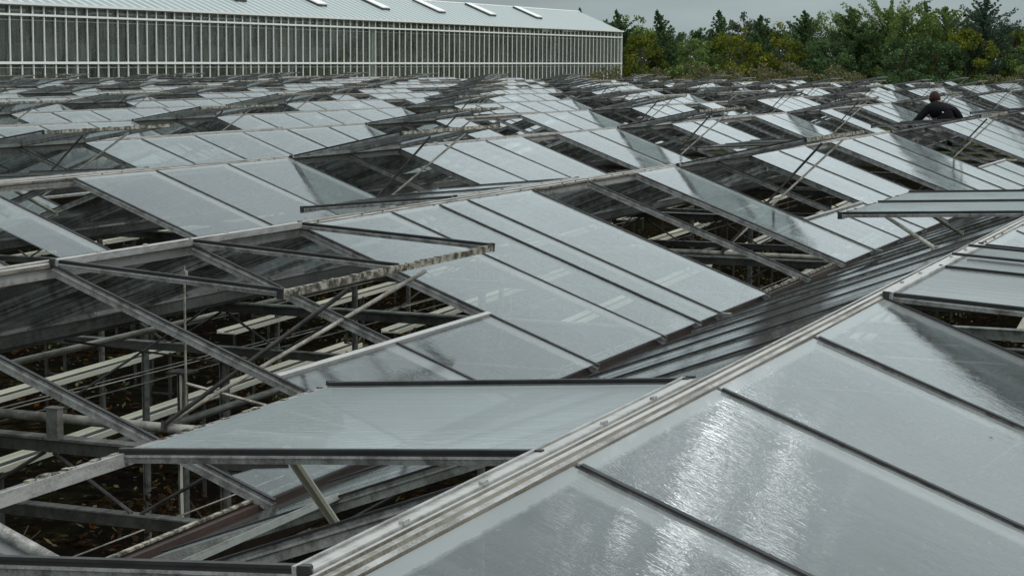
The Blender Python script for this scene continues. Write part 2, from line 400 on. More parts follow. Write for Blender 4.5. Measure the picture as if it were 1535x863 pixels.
VD = 1.06                                            # depth of a vent from hinge to free edge
def vent_dir(side, ang): return Vector((0, side*math.cos(ang), math.sin(ang)))
def mk_vent(side, ang, mossy):
    d = vent_dir(side, ang); n = Vector((0, -side*math.sin(ang), math.cos(ang)))
    h = Vector((0, side*0.036, 0.006)); e = h + d*(VD-0.045)
    b = MB()
    X = Vector((1, 0, 0))
    for i, x in enumerate((0.015, 1.0, 1.985)):
        b.bar(h+X*x, e+X*x, 0.014, 0.013, 0, n, -0.0125)
        b.bar(h+X*x, e+X*x, 0.019, 0.005, 4, n, -0.0035)
        b.bar(h+X*x, e+X*x, 0.015, 0.006, 1, n, 0.0105)
        b.bar(h+X*x, e+X*x, 0.008, 0.0075, 1, n, 0.0032)
    b.bar(h+X*0.0, h+X*2.0, 0.030, 0.020, 2, n, 0.0)                         # hinge rail
    b.bar(h+X*0.0+d*0.020, h+X*2.0+d*0.020, 0.008, 0.028, 4, n, 0.0)
    b.bar(e+X*0.0, e+X*2.0, 0.018, 0.026, 3 if mossy else 0, n, -0.010)      # free edge
    b.bar(e+X*0.0-d*0.012, e+X*2.0-d*0.012, 0.006, 0.030, 4, n, -0.012)
    for x in (0.0, 2.0):
        b.bar(h+X*x-d*0.012, h+X*x+d*0.012, 0.010, 0.032, 1, n, 0.0)
        b.bar(e+X*x-d*0.012, e+X*x+d*0.012, 0.010, 0.040, 1, n, -0.006)
    for x in (0.33, 0.67, 1.33, 1.67): b.bar(h+X*(x-0.012)-d*0.012+n*0.012, h+X*(x+0.012)-d*0.012+n*0.012, 0.010, 0.008, 4, n, 0.0)   # hinge clips
    rr = random.Random(5 if mossy else 6)
    for q in range(150 if mossy else 40):
        x = rr.uniform(0.02, 1.98); s_ = rr.uniform(0.004, 0.014)
        c = e + X*x + n*rr.uniform(0.0, 0.004); b.bar(c-X*s_, c+X*s_, rr.uniform(0.010, 0.020), s_*0.8, 3, n, 0.0)
    return b.mesh('roof_vent', [M['bar'], M['rubber'], M['cap'], M['moss'], M['alu']])
def mk_vpane(side, ang, x0, x1, mat):
    d = vent_dir(side, ang); n = Vector((0, -side*math.sin(ang), math.cos(ang)))
    h = Vector((0, side*0.036, 0.006)) + d*0.022; e = h + d*(VD-0.085)
    b = MB(); pts = []
    for nn in (0.001, 0.006): pts.append([p + n*nn + Vector((x, 0, 0)) for p, x in ((h, x0), (h, x1), (e, x1), (e, x0))])
    b.prism(pts[0], pts[1]); return b.mesh('vent_pane', [mat])
def mk_rod(a, b_, r, m):
    b = MB(); b.tube([a, b_], r, 0, 8)
    b.tube([Vector(b_)-Vector((0, 0, 0.02)), Vector(b_)+Vector((0, 0, 0.02))], r*1.4, 0, 6)
    return b.mesh('push_rod', [m])
VAR = {}
def variant(side, ang_deg, mossy=True):
    key = (side, ang_deg, mossy)
    if key in VAR: return VAR[key]
    a = R(ang_deg); d = vent_dir(side, a)
    h = Vector((0, side*0.036, 0.006)); e = h + d*(VD-0.06)
    v = dict(frame=mk_vent(side, a, mossy), panes=[mk_vpane(side, a, 0.042, 0.978, M['vent_glass']), mk_vpane(side, a, 1.022, 1.958, M['vent_glass'])])
    X = Vector((1, 0, 0))
    if side < 0:
        j = Vector((0.38, -0.29, -0.68))
        v['rods'] = [mk_rod(e+X*0.59+Vector((0, 0, -0.05)), j, 0.0095, M['darksteel']), mk_rod(e+X*1.30+Vector((0, 0, -0.05)), j, 0.0095, M['rod'])]
    else:
        m1 = h + d*0.55; m2 = h + d*0.95
        v['rods'] = [mk_rod(m1+X*0.52+Vector((0, 0, -0.05)), (1.22, 0.68, -0.30), 0.015, M['rod']), mk_rod(m2+X*1.55+Vector((0, 0, -0.05)), (1.95, 0.80, -0.34), 0.013, M['rod'])]
    b = MB(); b.v, b.f, b.mi = [], [], []
    VAR[key] = v
    # merged variant for far spans: frame and glass in one mesh
    fr, pn = v['frame'], v['panes']
    bb = MB()
    for me, mo in ((fr, 0), (pn[0], 5), (pn[1], 5)):
        i = len(bb.v); bb.v += [tuple(x.co) for x in me.vertices]
        for p in me.polygons: bb.f.append(tuple(i+q for q in p.vertices)); bb.mi.append(mo + (p.material_index if mo == 0 else 0))
    v['merged'] = bb.mesh('roof_vent', [M['bar'], M['rubber'], M['cap'], M['moss'], M['alu'], M['vent_glass']])
    return v

def ridge_mesh(x0, x1):
    b = MB()
    prof = [(-0.029, -0.013), (-0.029, 0.001), (-0.020, 0.006), (-0.017, 0.013), (-0.006, 0.015), (-0.004, 0.009), (0.004, 0.009), (0.006, 0.015), (0.017, 0.013), (0.020, 0.006), (0.029, 0.001), (0.029, -0.013),
            (0.013, -0.022), (0.009, -0.060), (-0.009, -0.060), (-0.013, -0.022)]
    mats = [3, 1, 3, 0, 3, 3, 3, 0, 3, 1, 3, 0, 2, 2, 2, 0]
    st = x0
    while st < x1 - 0.01:                                    # lengths of 4 m butted together
        en = min(st+4.0, x1)
        b.prism([(st+0.0015, y, z) for y, z in prof], [(en-0.0015, y, z) for y, z in prof], 0, True, mats)
        st = en
    rr = random.Random(int(x0*7)); x = max(x0, 1.0)
    while x < min(x1, 30.0):                                 # bolt heads and crumbs of moss along the lower edge
        for sg in (-1, 1):
            if rr.random() < 0.5: b.box(x, x+0.008, sg*0.025-0.004, sg*0.025+0.004, 0.003, 0.0085, 4)
            if rr.random() < 0.7:
                q = x + rr.random()*0.2; w_ = rr.uniform(0.006, 0.03); b.box(q, q+w_, sg*0.032-0.005, sg*0.032+0.005, -0.012, -0.012+rr.uniform(0.005, 0.011), 5)
        x += 0.24
    return b.mesh('ridge_beam', [M['cap'], M['alu'], M['cap'], M['grime'], M['rubber'], M['moss_dark']])
def gutter_mesh(x0, x1, clips):
    b = MB(); w, dp, t = 0.070, 0.085, 0.005
    outer = [(-w-0.02, 0.0), (-w-0.02, -0.006), (-w-0.004, -0.006), (-w+0.012, -dp), (w-0.012, -dp), (w+0.004, -0.006), (w+0.02, -0.006), (w+0.02, 0.0), (w-0.002, 0.0), (w-0.018, -dp+t), (-w+0.018, -dp+t), (-w+0.002, 0.0)]
    b.prism([(x0, y, z) for y, z in outer], [(x1, y, z) for y, z in outer], 0)
    # brown outer board under the lip on either side
    for sgn in (-1, 1):
        b.box(x0, x1, sgn*(w+0.030)-0.004, sgn*(w+0.030)+0.004, -0.055, 0.004, 0)
        b.box(x0, x1, sgn*(w+0.030)-0.008, sgn*(w+0.030)+0.008, 0.006, 0.013, 1)
    if clips:
        rr = random.Random(3); x = max(x0, 1.0)
        while x < min(x1, 24.0):
            for sgn in (-1, 1): b.box(x, x+0.045, sgn*(w+0.030)-0.007, sgn*(w+0.030)+0.007, 0.013, 0.019+rr.random()*0.005, 2)
            x += 0.075
    return b.mesh('gutter', [M['gutter'] if clips == 1 else M['grey_gutter'], M['moss'] if clips == 1 else M['steel'], M['moss']])

NEAR_MISSING = {0: set(), 1: {-2, -1, 5, 6, 12, 18, 23}, 2: {4, 13, 20, 21, 27, 28}, 3: {19, 20, 29}, 4: {37, 38, 45}}
KNOWN_J = {0: 12, 1: 24, 2: 31, 3: 31, 4: 30}
LOWER_GONE = {1: set(), 2: {8, 9, 16, 17}, 3: {8, 9, 16, 17, 24, 25}, 0: set()}
DETAIL = 5                                            # spans 0..5 have every pane and bar of their own
spans = []
span_looks = ['with a clouded bright ridge cap and a raised vent', 'with a bare glassless vent frame', 'with two missing panes under a raised vent', 'with a long run of whole panes',
              'with mossy raised vents in a row', 'with small pale panes below raised vents', 'seen low between open vents', 'with thin dark vent edges', 'with pale panes in the middle', 'with vents stacked edge on',
              'seen as a thin pale strip', 'seen as a thin dark strip', 'just before the last', 'farthest, in front of the tall white glasshouse']
for k in range(0, 14):
    rnd = random.Random(100+k)
    y = ridge_y(k); o = off(k)
    th = math.tan(R(38.5))
    x_start = max(0.2, y/th - 1.5)
    j0 = math.floor(x_start - o) if k else -6
    j1 = math.floor(XE - o)
    root = empty('roof_span', (o, y, GZ))
    zr = RZ - GZ
    if k == 0: lab = 'nearest glass roof span, its pale metal ridge running up from the bottom edge'
    elif k == 13: lab = 'farthest glass roof span, in front of the tall white glasshouse'
    else: lab = '%s glass roof span from the camera, %s' % (ORD[k], span_looks[k])
    tag(root, lab, 'roof span', 'ridged roof spans of the old glasshouse')
    spans.append(root)
    put('ridge_beam', ridge_mesh(j0-0.02, j1+1.02), root, (0, 0, zr))
    put('gutter', gutter_mesh(j0-0.02, j1+1.02, 1 if k == 0 else 0), root, (0, 1.6, 0))
    nb = {-1: 0, 1: 0}
    rest = MB(); rest_bar = MB()
    far_gone = set()
    run = 0
    for j in range(j0, j1+1):
        ph = j % 8
        s = o + j
        for side in (-1, 1):
            is_vent = ph in ((0, 1) if side < 0 else (4, 5))
            # which panes are gone
            if side < 0:
                if k in NEAR_MISSING and j < KNOWN_J[k]: gone = j in NEAR_MISSING[k]
                else:
                    p = 0.24 if (s - 1.3*y) > 10 else 0.06
                    gone = rnd.random() < (0.6 if run else p); run = gone
                lowgone = (j in LOWER_GONE[k]) if (k in LOWER_GONE and j < KNOWN_J[k]) else rnd.random() < 0.42
            else:
                gone = rnd.random() < (0.05 if k < 2 else 0.12)
                if k == 0 and j == -4: gone = True
                lowgone = rnd.random() < 0.4
                if k == 0 and j == -4: lowgone = True
                if k == 0 and j == -3: lowgone = False
            fine = k <= DETAIL and nb[side] < (88 if side < 0 else 10)
            visible_x = s < XE
            if fine:
                put('glazing_bar', BARM[side], root, (j, 0, zr)); 
                if is_vent:
                    if not lowgone:
                        q = put('glass_pane', LOWER[side], root, (j, 0, zr))
                    put('pane_rail', RAIL[side], root, (j, 0, zr))
                elif k == 2 and j == 3 and side < 0:
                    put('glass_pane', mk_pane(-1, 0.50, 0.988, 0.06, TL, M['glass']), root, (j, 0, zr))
                elif gone and k > 0 and rnd.random() < 0.45:
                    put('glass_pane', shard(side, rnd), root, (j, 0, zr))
                elif not gone:
                    q = put('glass_pane', PANE[side] if (side < 0 or rnd.random() < 0.3) else PANED[side], root, (j, 0, zr))
                    q.rotation_euler = (R(rnd.gauss(0, 0.12)), R(rnd.gauss(0, 0.12)), 0)
                nb[side] += 1
            else:
                src = BARM[side]
                i = len(rest_bar.v); rest_bar.v += [(v.co.x+j, v.co.y, v.co.z) for v in src.vertices]
                for p in src.polygons: rest_bar.f.append(tuple(i+q for q in p.vertices)); rest_bar.mi.append(p.material_index)
                if is_vent:
                    if not lowgone: pane_box(rest, side, j+0.012, j+0.988, 1.11, TL, 0 if side < 0 else 1)
                elif not gone: pane_box(rest, side, j+0.012, j+0.988, 0.06, TL, 0 if side < 0 else 1)
    if k == 1:                                        # odd extra bar where a broken pane was made good
        put('glazing_bar', BARM[-1], root, (3.60, 0, zr))
    if k == 1:
        b = MB(); b.tube([slope_pt(-1, 0.06, 0.032, -2.06), slope_pt(-1, 1.66, 0.032, -2.06)], 0.019, 0, 10)
        put('rafter_tube', b.mesh('rafter_tube', [M['alu']], True), root, (0, 0, zr))
    if rest.v:
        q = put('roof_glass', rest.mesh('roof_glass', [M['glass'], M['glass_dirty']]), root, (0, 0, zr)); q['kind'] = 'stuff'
    if rest_bar.v:
        q = put('glazing_bars', rest_bar.mesh('glazing_bars', [M['bar'], M['rubber'], M['alu']]), root, (0, 0, zr)); q['kind'] = 'stuff'
    # vents
    for j in range(j0 - j0 % 8 - 8, j1+1):
        ph = j % 8
        if ph not in (0, 4): continue
        if j < j0 or j+1 > j1: continue
        side = -1 if ph == 0 else 1
        if side < 0: ang = -3.6 if (k, j) in ((0, 0), (1, 0)) else rnd.choice((10.0, 11.0, 11.5, 12.5))
        else: ang = rnd.choice((-3.0, -4.0, -5.0, -6.0))
        if k == 0: ang = {-4: -4.5, 0: -3.6, 4: -2.4}.get(j, ang)
        if (k, j) == (1, 4): ang = -5.5
        v = variant(side, ang, side < 0)
        if k <= 6:
            vo = put('roof_vent', v['frame'], root, (j, 0, zr))
            for pi in (0, 1):
                if (k, j) == (1, 0): continue
                if (k, j) == (0, -4) and pi == 0: continue
                if (k, j) not in ((0, 0), (0, 4), (0, -4), (2, 8), (1, 8)) and rnd.random() < 0.10: continue
                put('vent_pane', v['panes'][pi] if (k, j) != (0, 0) else mk_vpane(side, R(ang), 0.042 if pi == 0 else 1.022, 0.978 if pi == 0 else 1.958, M['grimy_vent']), vo)
            rods = v['rods']
            if (k, j) == (0, -4): rods = [mk_rod((1.13, 0.70, -0.060), (1.86, 0.87, -0.53), 0.0125, M['trough'])]
            if (k, j) == (0, 4): rods = [mk_rod((0.47, 0.90, -0.07), (-0.40, 0.44, -0.17), 0.011, M['rod']), mk_rod((0.54, 0.65, -0.06), (0.94, 0.54, -0.20), 0.011, M['rod'])]
            for r_ in rods: put('push_rod', r_, vo)
            if (k, j) == (0, 0):
                bb = MB(); d = vent_dir(-1, R(ang)); n = Vector((0, math.sin(R(ang)), math.cos(R(ang))))
                for x in (1.23, 1.62):
                    h = Vector((x, -0.045, 0.03)); bb.bar(h, h+d*(VD-0.05), 0.022, 0.010, 0, n, 0.012)
                put('glazing_strip', bb.mesh('glazing_strip', [M['rubber']]), vo)
        else:
            put('roof_vent', v['merged'], root, (j, 0, zr))
    if k == 0:                                        # the gutter on the camera's side
        put('gutter', gutter_mesh(j0-0.02, j1+1.02, 0), root, (0, -1.6, 0))

# ------------------------------------------------------------------ inside the old glasshouse
def zc(z): return EYE + z                              # heights measured from eye level
TX = [6.3 + 4.0*i for i in range(0, 12)]
for i, x in enumerate(TX):
    ya, yb = (2.99 - SPAN if i else 2.99), 2.99 + SPAN*(4 if i else 2)
    root = empty('trellis_girder', (x, (ya+yb)/2, zc(-1.82)))
    tag(root, ('dark steel lattice girder crossing under the bare vent frame' if i == 0 else '%s lattice girder under the roof, counted from the one below the bare vent frame' % ORD[i]), 'girder', 'lattice girders under the roof')
    L = (yb-ya)/2
    b = MB(); b.bar((0, -L, 0.30), (0, L, 0.30), 0.045, 0.05, 0); b.bar((0.0, -L, 0.331), (0.0, L, 0.331), 0.07, 0.010, 1); put('top_chord', b.mesh('top_chord', [M['darksteel'], M['steel']]), root)
    b = MB(); b.bar((0, -L, 0.03), (0, L, 0.03), 0.045, 0.045, 0); b.bar((0, -L, 0.0565), (0, L, 0.0565), 0.055, 0.006, 1); put('bottom_chord', b.mesh('bottom_chord', [M['darksteel'], M['steel']]), root)
    b = MB(); n = int((yb-ya)/0.4); st = (yb-ya)/n
    for q in range(n):
        a = -L + q*st; z0, z1 = (0.06, 0.27) if q % 2 else (0.27, 0.06)
        b.tube([(0, a+0.02, z0), (0, a+st-0.02, z1)], 0.008, 0, 6)
    put('lattice', b.mesh('lattice', [M['darksteel']]), root)
    for q in range(int(round((yb-ya)/SPAN))+1):
        if q == 0 and i == 0: continue
        b = MB(); b.box(-0.022, 0.022, -0.03, 0.03, 0.343, 0.44); b.box(-0.04, 0.04, -0.04, 0.04, 0.3365, 0.345)
        put('gutter_bracket', b.mesh('gutter_bracket', [M['steel']]), root, (0, -L+q*SPAN, 0))
# the short bracket seen on the first girder is between two gutters
b = MB(); b.box(-0.02, 0.02, -0.026, 0.026, -0.02, 0.105); b.box(-0.024, 0.024, -0.03, 0.03, 0.105, 0.110)
tag(put('girder_post', b.mesh('girder_post', [M['steel']]), None, (6.27, 4.54, zc(-1.47))), 'short square steel stub standing on the lattice girder', 'bracket')

for i, x in enumerate(TX[:7]):
    for q in range(1, 4):
        yy = 2.99 + SPAN*q
        if q >= 3 and i < 1: continue
        root = empty('post', (x + (3.52 if (i, q) == (0, 1) else 0), yy, 0.004))
        x_ = root.location.x
        tag(root, ('slim grey steel post with pale cable below the bare vent frame' if (i, q) == (0, 1) else 'slim steel post under the %s gutter from the camera, %s along it' % (ORD[q], ORD[i] if i else 'first')), 'post', 'steel posts carrying the gutters')
        H = zc(-1.86)
        b = MB(); b.box(-0.02, 0.02, -0.026, -0.021, 0, H); b.box(-0.02, 0.02, 0.021, 0.026, 0, H); b.box(-0.003, 0.003, -0.021, 0.021, 0, H)
        put('shaft', b.mesh('shaft', [M['steel']]), root)
        b = MB(); b.box(-0.09, 0.09, -0.09, 0.09, 0, 0.012); put('base_plate', b.mesh('base_plate', [M['darksteel']]), root)
        b = MB(); b.box(-0.07, 0.07, -0.07, 0.07, H, H+0.012); put('cap_plate', b.mesh('cap_plate', [M['darksteel']]), root)
        if (i, q) in ((0, 1),):
            b = MB(); b.tube([(-0.05, -0.02, 0.3), (-0.055, -0.03, 1.2), (-0.045, -0.01, 1.9), (-0.05, -0.02, H)], 0.010, 0, 6); put('cable', b.mesh('cable', [M['trough']]), root)

# drive tubes across the vents
for i in range(4):
    x = 6.70 + 8.0*i
    b = MB(); b.tube([(0, -1.2, 0), (0, 1.4, 0)], 0.021, 0, 10)
    r_ = put('drive_tube', b.mesh('drive_tube', [M['rod']], True), None, (x, 4.35, zc(-1.50)))
    tag(r_, ['pale round tube where the two vent push rods meet, nearest', 'second pale drive tube under the second roof span', 'third pale drive tube under the second roof span', 'fourth pale drive tube under the second roof span'][i], 'tube', 'vent drive tubes')
# tie rod with a pulley wire under the ridge of the second span
b = MB(); b.tube([(0, 0, 0), (0, 0, -0.62)], 0.006, 0, 6); b.box(-0.012, 0.012, -0.012, 0.012, -0.05, -0.02)
w1 = put('hanger_rod', b.mesh('hanger_rod', [M['rod']]), None, (7.27, ridge_y(1)-0.02, RZ-0.10)); tag(w1, 'thin hanging rod with a clamp under the ridge above the bare vent frame', 'rod')
b = MB(); b.tube([(0, 0, 0), (0.85, -0.95, -0.42)], 0.008, 0, 6)
w2 = put('tie_rod', b.mesh('tie_rod', [M['rod']]), None, (7.27, ridge_y(1)-0.02, RZ-0.62)); tag(w2, 'thin slanting tie rod running down from the hanging rod', 'rod')
for i, (x, z, h_) in enumerate(((10.95, -1.50, 0.05), (10.75, -1.66, 0.035))):
    b = MB(); b.bar((0, -1.55, 0), (0, 1.4, 0), 0.05, h_, 0); b.bar((0, -1.55, h_/2+0.004), (0, 1.4, h_/2+0.004), 0.07, 0.006, 0); b.bar((0, -1.55, -h_/2-0.003), (0, 1.4, -h_/2-0.003), 0.06, 0.004, 0)
    tag(put('cross_beam', b.mesh('cross_beam', [M['rod'] if i else M['alu']]), None, (x, 1.5, zc(z))), ['pale steel cross beam seen through the gap under the near raised vent', 'thinner lower cross beam under the near raised vent'][i], 'beam', 'cross beams under the near span')
# heating / irrigation pipe along the span
for i, (yy, z, r_, x0, x1, mm, lab) in enumerate(((6.35, -1.62, 0.020, 6.5, 17.0, 'rod', 'long pale grey pipe along the second gutter under the roof'), (5.60, -1.95, 0.022, 8.0, 20.0, 'steel', 'grey pipe running lengthwise below the pale grey pipe'), (9.5, -1.65, 0.02, 12.0, 40.0, 'rod', 'long pale pipe along the third gutter under the roof'))):
    b = MB(); b.tube([(0, 0, 0), (x1-x0, 0.25, 0)], r_, 0, 8); tag(put('pipe', b.mesh('pipe', [M[mm]], True), None, (x0, yy, zc(z))), lab, 'pipe', 'pipes under the roof')
# crop wires
wires = [(4.37, -1.9), (4.15, -1.9), (6.42, -1.9), (6.67, -1.9), (7.3, -2.1), (8.4, -2.1), (9.3, -2.0)]
wl_ = ['thin wire over the brown floor, nearest to the bare gutter', 'second thin wire over the brown floor', 'third thin wire, below the bare vent frame', 'fourth thin wire, below the bare vent frame', 'fifth thin wire behind the white troughs', 'sixth thin wire behind the white troughs', 'farthest thin wire behind the white troughs']
for (yy, z), l in zip(wires, wl_):
    b = MB(); b.tube([(0, 0, 0), (10, 0, -0.04), (24, 0, 0)], 0.004, 0, 5); tag(put('crop_wire', b.mesh('crop_wire', [M['rod']]), None, (3.2, yy, zc(z))), l, 'wire', 'crop wires')
# white growing troughs on stands
DIRT = Vector((math.cos(R(4.0)), math.sin(R(4.0)), 0)); PER = Vector((-DIRT.y, DIRT.x, 0))
base = Vector((16.2, 12.25, 0))
tl_ = 0
for q in range(-5, 6):
    for seg in range(4):
        if q < -1 and seg < 1: continue
        c0 = base + PER*(1.9*q) + DIRT*(-4.6 + 9.4*seg + (0.8 if q % 2 else 0) + (2.0 if q < -1 else 0))
        c1 = c0 + DIRT*8.2
        root = empty('growing_trough', (c0 + c1)/2 + Vector((0, 0, 0)))
        nm = ORD[q+5]
        tag(root, 'white growing trough in the %s row from the camera side, %s length along it' % (nm, ('first', 'second', 'third', 'fourth')[seg]), 'trough', 'white growing troughs on stands')
        a = -DIRT*4.1; e = DIRT*4.1; z = Vector((0, 0, zc(-3.42)))
        b = MB(); b.bar(a+z, e+z, 0.24, 0.02); b.bar(a+z-PER*0.12, e+z-PER*0.12, 0.012, 0.05, 0, (0, 0, 1), 0.01); b.bar(a+z+PER*0.12, e+z+PER*0.12, 0.012, 0.05, 0, (0, 0, 1), 0.01)
        put('tray', b.mesh('tray', [M['trough']]), root)
        b = MB(); b.bar(a+z+Vector((0, 0, 0.014)), e+z+Vector((0, 0, 0.014)), 0.05, 0.012); put('drain_hose', b.mesh('drain_hose', [M['darksteel']]), root)
        for t in (-3.6, 0.0, 3.6):
            b = MB(); b.bar(DIRT*t-PER*0.13, DIRT*t-PER*0.13+z, 0.03, 0.03, 0, (1, 0, 0)); b.bar(DIRT*t+PER*0.13, DIRT*t+PER*0.13+z, 0.03, 0.03, 0, (1, 0, 0)); b.bar(DIRT*t-PER*0.16+z*0.5, DIRT*t+PER*0.16+z*0.5, 0.02, 0.02)
            put('stand', b.mesh('stand', [M['darksteel']]), root)

def leaf_blob(b, c, r, n, size, rnd, squash=0.8):
    for _ in range(n):
        while True:
            p = Vector((rnd.uniform(-1, 1), rnd.uniform(-1, 1), rnd.uniform(-1, 1)))
            if p.length < 1: break
        p = Vector((p.x*r, p.y*r, p.z*r*squash)) + c
        a = Vector((rnd.gauss(0, 1), rnd.gauss(0, 1), rnd.gauss(0, 0.7))).normalized(); t = a.orthogonal().normalized()
        t.rotate(Matrix.Rotation(rnd.uniform(0, 6.28), 3, a)); u = a.cross(t)
        s = size*rnd.uniform(0.6, 1.3)
        b.quad(p-t*s*0.5, p+u*s*0.32, p+t*s*0.5, p-u*s*0.32)
for i, (x, y, h, mat, lab) in enumerate(((9.2, 6.3, 0.9, 'leaf_dead', 'withered orange plant on the dark floor below the open roof'), (10.6, 6.9, 0.7, 'leaf_bush', 'low brown green weed on the dark floor beside the slim post'), (13.6, 8.3, 0.9, 'leaf_red', 'brown weed tuft below the white trough'), (12.2, 9.4, 0.8, 'leaf_red', 'russet dead plant behind the green weed'), (17.5, 9.2, 0.8, 'leaf_bush', 'brown green overgrown plant under the two missing panes'), (21.0, 11.5, 0.9, 'leaf_bush', 'yellow green plant below the right open panes'))):
    root = empty('weed', (x, y, 0.004)); tag(root, lab, 'plant', 'plants left on the floor')
    rnd = random.Random(40+i); b = MB()
    for q in range(7): leaf_blob(b, Vector((rnd.uniform(-0.5, 0.5), rnd.uniform(-0.5, 0.5), h*rnd.uniform(0.3, 0.9))), 0.28, 110, 0.065, rnd)
    put('foliage', b.mesh('foliage', [M[mat]]), root)
    b = MB()
    for q in range(5): b.tube([(0, 0, 0), (rnd.uniform(-.2, .2), rnd.uniform(-.2, .2), h*.5), (rnd.uniform(-.4, .4), rnd.uniform(-.4, .4), h*.9)], 0.012, 0, 5, 0.004)
    put('stem', b.mesh('stem', [M['bark']]), root)

# leaf litter and weeds over the soil
rnd = random.Random(77); b = MB()
for q in range(46000):
    x = rnd.uniform(7, 46); y = rnd.uniform(2.5, 18)
    if math.sin(x*1.7+1.3*math.sin(y*2.1))*math.sin(y*1.9+0.8*math.sin(x*0.9)) + rnd.uniform(-0.5, 0.5) < 0.05: continue
    z = 0.02 + abs(rnd.gauss(0, 0.10))
    a = rnd.uniform(0, 6.28); t = Vector((math.cos(a), math.sin(a), rnd.gauss(0, 0.4))).normalized(); u = t.cross(Vector((rnd.gauss(0, .4), rnd.gauss(0, .4), 1))).normalized(); s_ = rnd.uniform(0.018, 0.06); c = Vector((x, y, z))
    b.quad(c-t*s_, c+u*s_*0.5, c+t*s_, c-u*s_*0.5, rnd.choice((0, 0, 0, 0, 0, 0, 1, 1, 1, 2)))
tag(put('leaf_litter', b.mesh('leaf_litter', [M['leaf_red'], M['leaf_bush'], M['leaf_dead']])), 'brown leaf litter and debris lying over the dark floor', 'litter', None, 'stuff')
rnd = random.Random(78)
for q in range(7):
    x, y = 8.5 + q*1.9 + rnd.uniform(-.5, .5), 5.2 + rnd.uniform(0, 4.5); a = rnd.uniform(-0.3, 0.3) + (1.57 if q % 2 else 0)
    b = MB(); d = Vector((math.cos(a), math.sin(a), 0)); b.bar(-d*1.1, d*1.1, 0.11, 0.025, 0, (0, 0, 1), 0.0)
    tag(put('plank', b.mesh('plank', [M['bark']]), None, (x, y, 0.10)), '%s grey plank lying in the litter on the dark floor, counted from the camera' % ORD[q], 'plank', 'planks on the floor')
rnd = random.Random(79)
for i in range(3):
    x = 8.6 + 4*i
    b = MB(); b.tube([(0, 0, 0), (1.7, 0.1, -0.36)], 0.007, 0, 6); b.tube([(0, 0.05, -0.36), (1.7, 0.1, 0)], 0.007, 0, 6)
    tag(put('cross_brace', b.mesh('cross_brace', [M['darksteel']]), None, (x, 6.15, zc(-1.5))), '%s thin crossed brace below the second gutter' % ORD[i], 'brace', 'crossed braces under the gutter')

# ------------------------------------------------------------------ the tall white glasshouse behind
YW = 49.0; XR = 139.5; XL = 52.0; EV = zc(2.22)
root = empty('glasshouse', ((XL+XR)/2, YW, 0)); rx = root.location.x
tag(root, 'tall white framed glasshouse with ridged pale roof behind the old roof spans', 'glasshouse')
def P(name, b, mats, smooth=False): return put(name, b.mesh(name, mats, smooth), root)
xl, xr = XL-rx, XR-rx
b = MB(); b.box(xl+0.03, xr-0.05, 0.055, 0.061, 0.3, EV-0.14); P('wall_glass', b, [M['glass_wall']])
b = MB(); b.box(xl, xr, -0.02, 0.12, 0.0, 0.3); P('plinth', b, [M['concrete']])
mm = MB(); mm.box(-0.027, 0.027, -0.035, 0.02, 0.3, EV-0.14); mme = mm.mesh('mullion', [M['white']])
x = xr - 0.06; n = 0
while x > xl and n < 99:
    put('mullion', mme, root, (x, 0, 0)); x -= 0.765; n += 1
for z, h in ((zc(1.72), 0.085), (zc(-0.22), 0.10), (zc(1.52), 0.045), (zc(-0.42), 0.05)):
    b = MB(); yy = -0.055 if h > 0.06 else 0.30
    b.box(xl, xr, yy-0.03, yy+0.002, z-h/2, z+h/2); P('rail', b, [M['white']])
b = MB(); b.prism([(xl, -0.06, EV-0.14), (xl, 0.10, EV-0.14), (xl, 0.10, EV), (xl, -0.20, EV), (xl, -0.20, EV-0.10)], [(xr+0.02, -0.06, EV-0.14), (xr+0.02, 0.10, EV-0.14), (xr+0.02, 0.10, EV), (xr+0.02, -0.20, EV), (xr+0.02, -0.20, EV-0.10)]); P('eaves_gutter', b, [M['white']])
RW, RH = 3.4, 1.42
b = MB(); nn = Vector((0, -RH, RW)).normalized()*0.03
for a, c in (((0.02, EV-0.02), (RW, EV-0.02+RH)), ((RW, EV-0.02+RH), (2*RW, EV-0.02))):
    p = [Vector((xl, a[0], a[1])), Vector((xl, c[0], c[1]))]; q = [Vector((xr, a[0], a[1])), Vector((xr, c[0], c[1]))]
    dn = Vector((0, 0, 0.03)); b.prism([p[0], p[1], p[1]+dn, p[0]+dn], [q[0], q[1], q[1]+dn, q[0]+dn])
P('roof', b, [M['far_roof']])
b = MB(); b.tube([(xl, RW, EV+RH+0.02), (xr, RW, EV+RH+0.02)], 0.05, 0, 8); P('ridge_cap', b, [M['white']])
# gable end on the right
b = MB(); gx = xr-0.035
b.prism([(gx, 0.07, 0.3), (gx, 2*RW, 0.3), (gx, 2*RW, EV-0.03), (gx, RW, EV+RH-0.05), (gx, 0.07, EV-0.03)], [(gx+0.006, 0.07, 0.3), (gx+0.006, 2*RW, 0.3), (gx+0.006, 2*RW, EV-0.03), (gx+0.006, RW, EV+RH-0.05), (gx+0.006, 0.07, EV-0.03)]); P('gable_glass', b, [M['glass_wall']])
for q in range(9):
    yy = 0.2 + q*0.8; z1 = EV - 0.04 + RH*(1-abs(yy-RW)/RW); b = MB(); b.box(gx-0.03, gx+0.03, yy-0.025, yy+0.025, 0.3, z1-0.02); P('gable_bar', b, [M['white']])
b = MB(); b.box(xr-0.09, xr+0.01, -0.058, 0.05, 0, EV-0.145); P('corner_post', b, [M['white']])
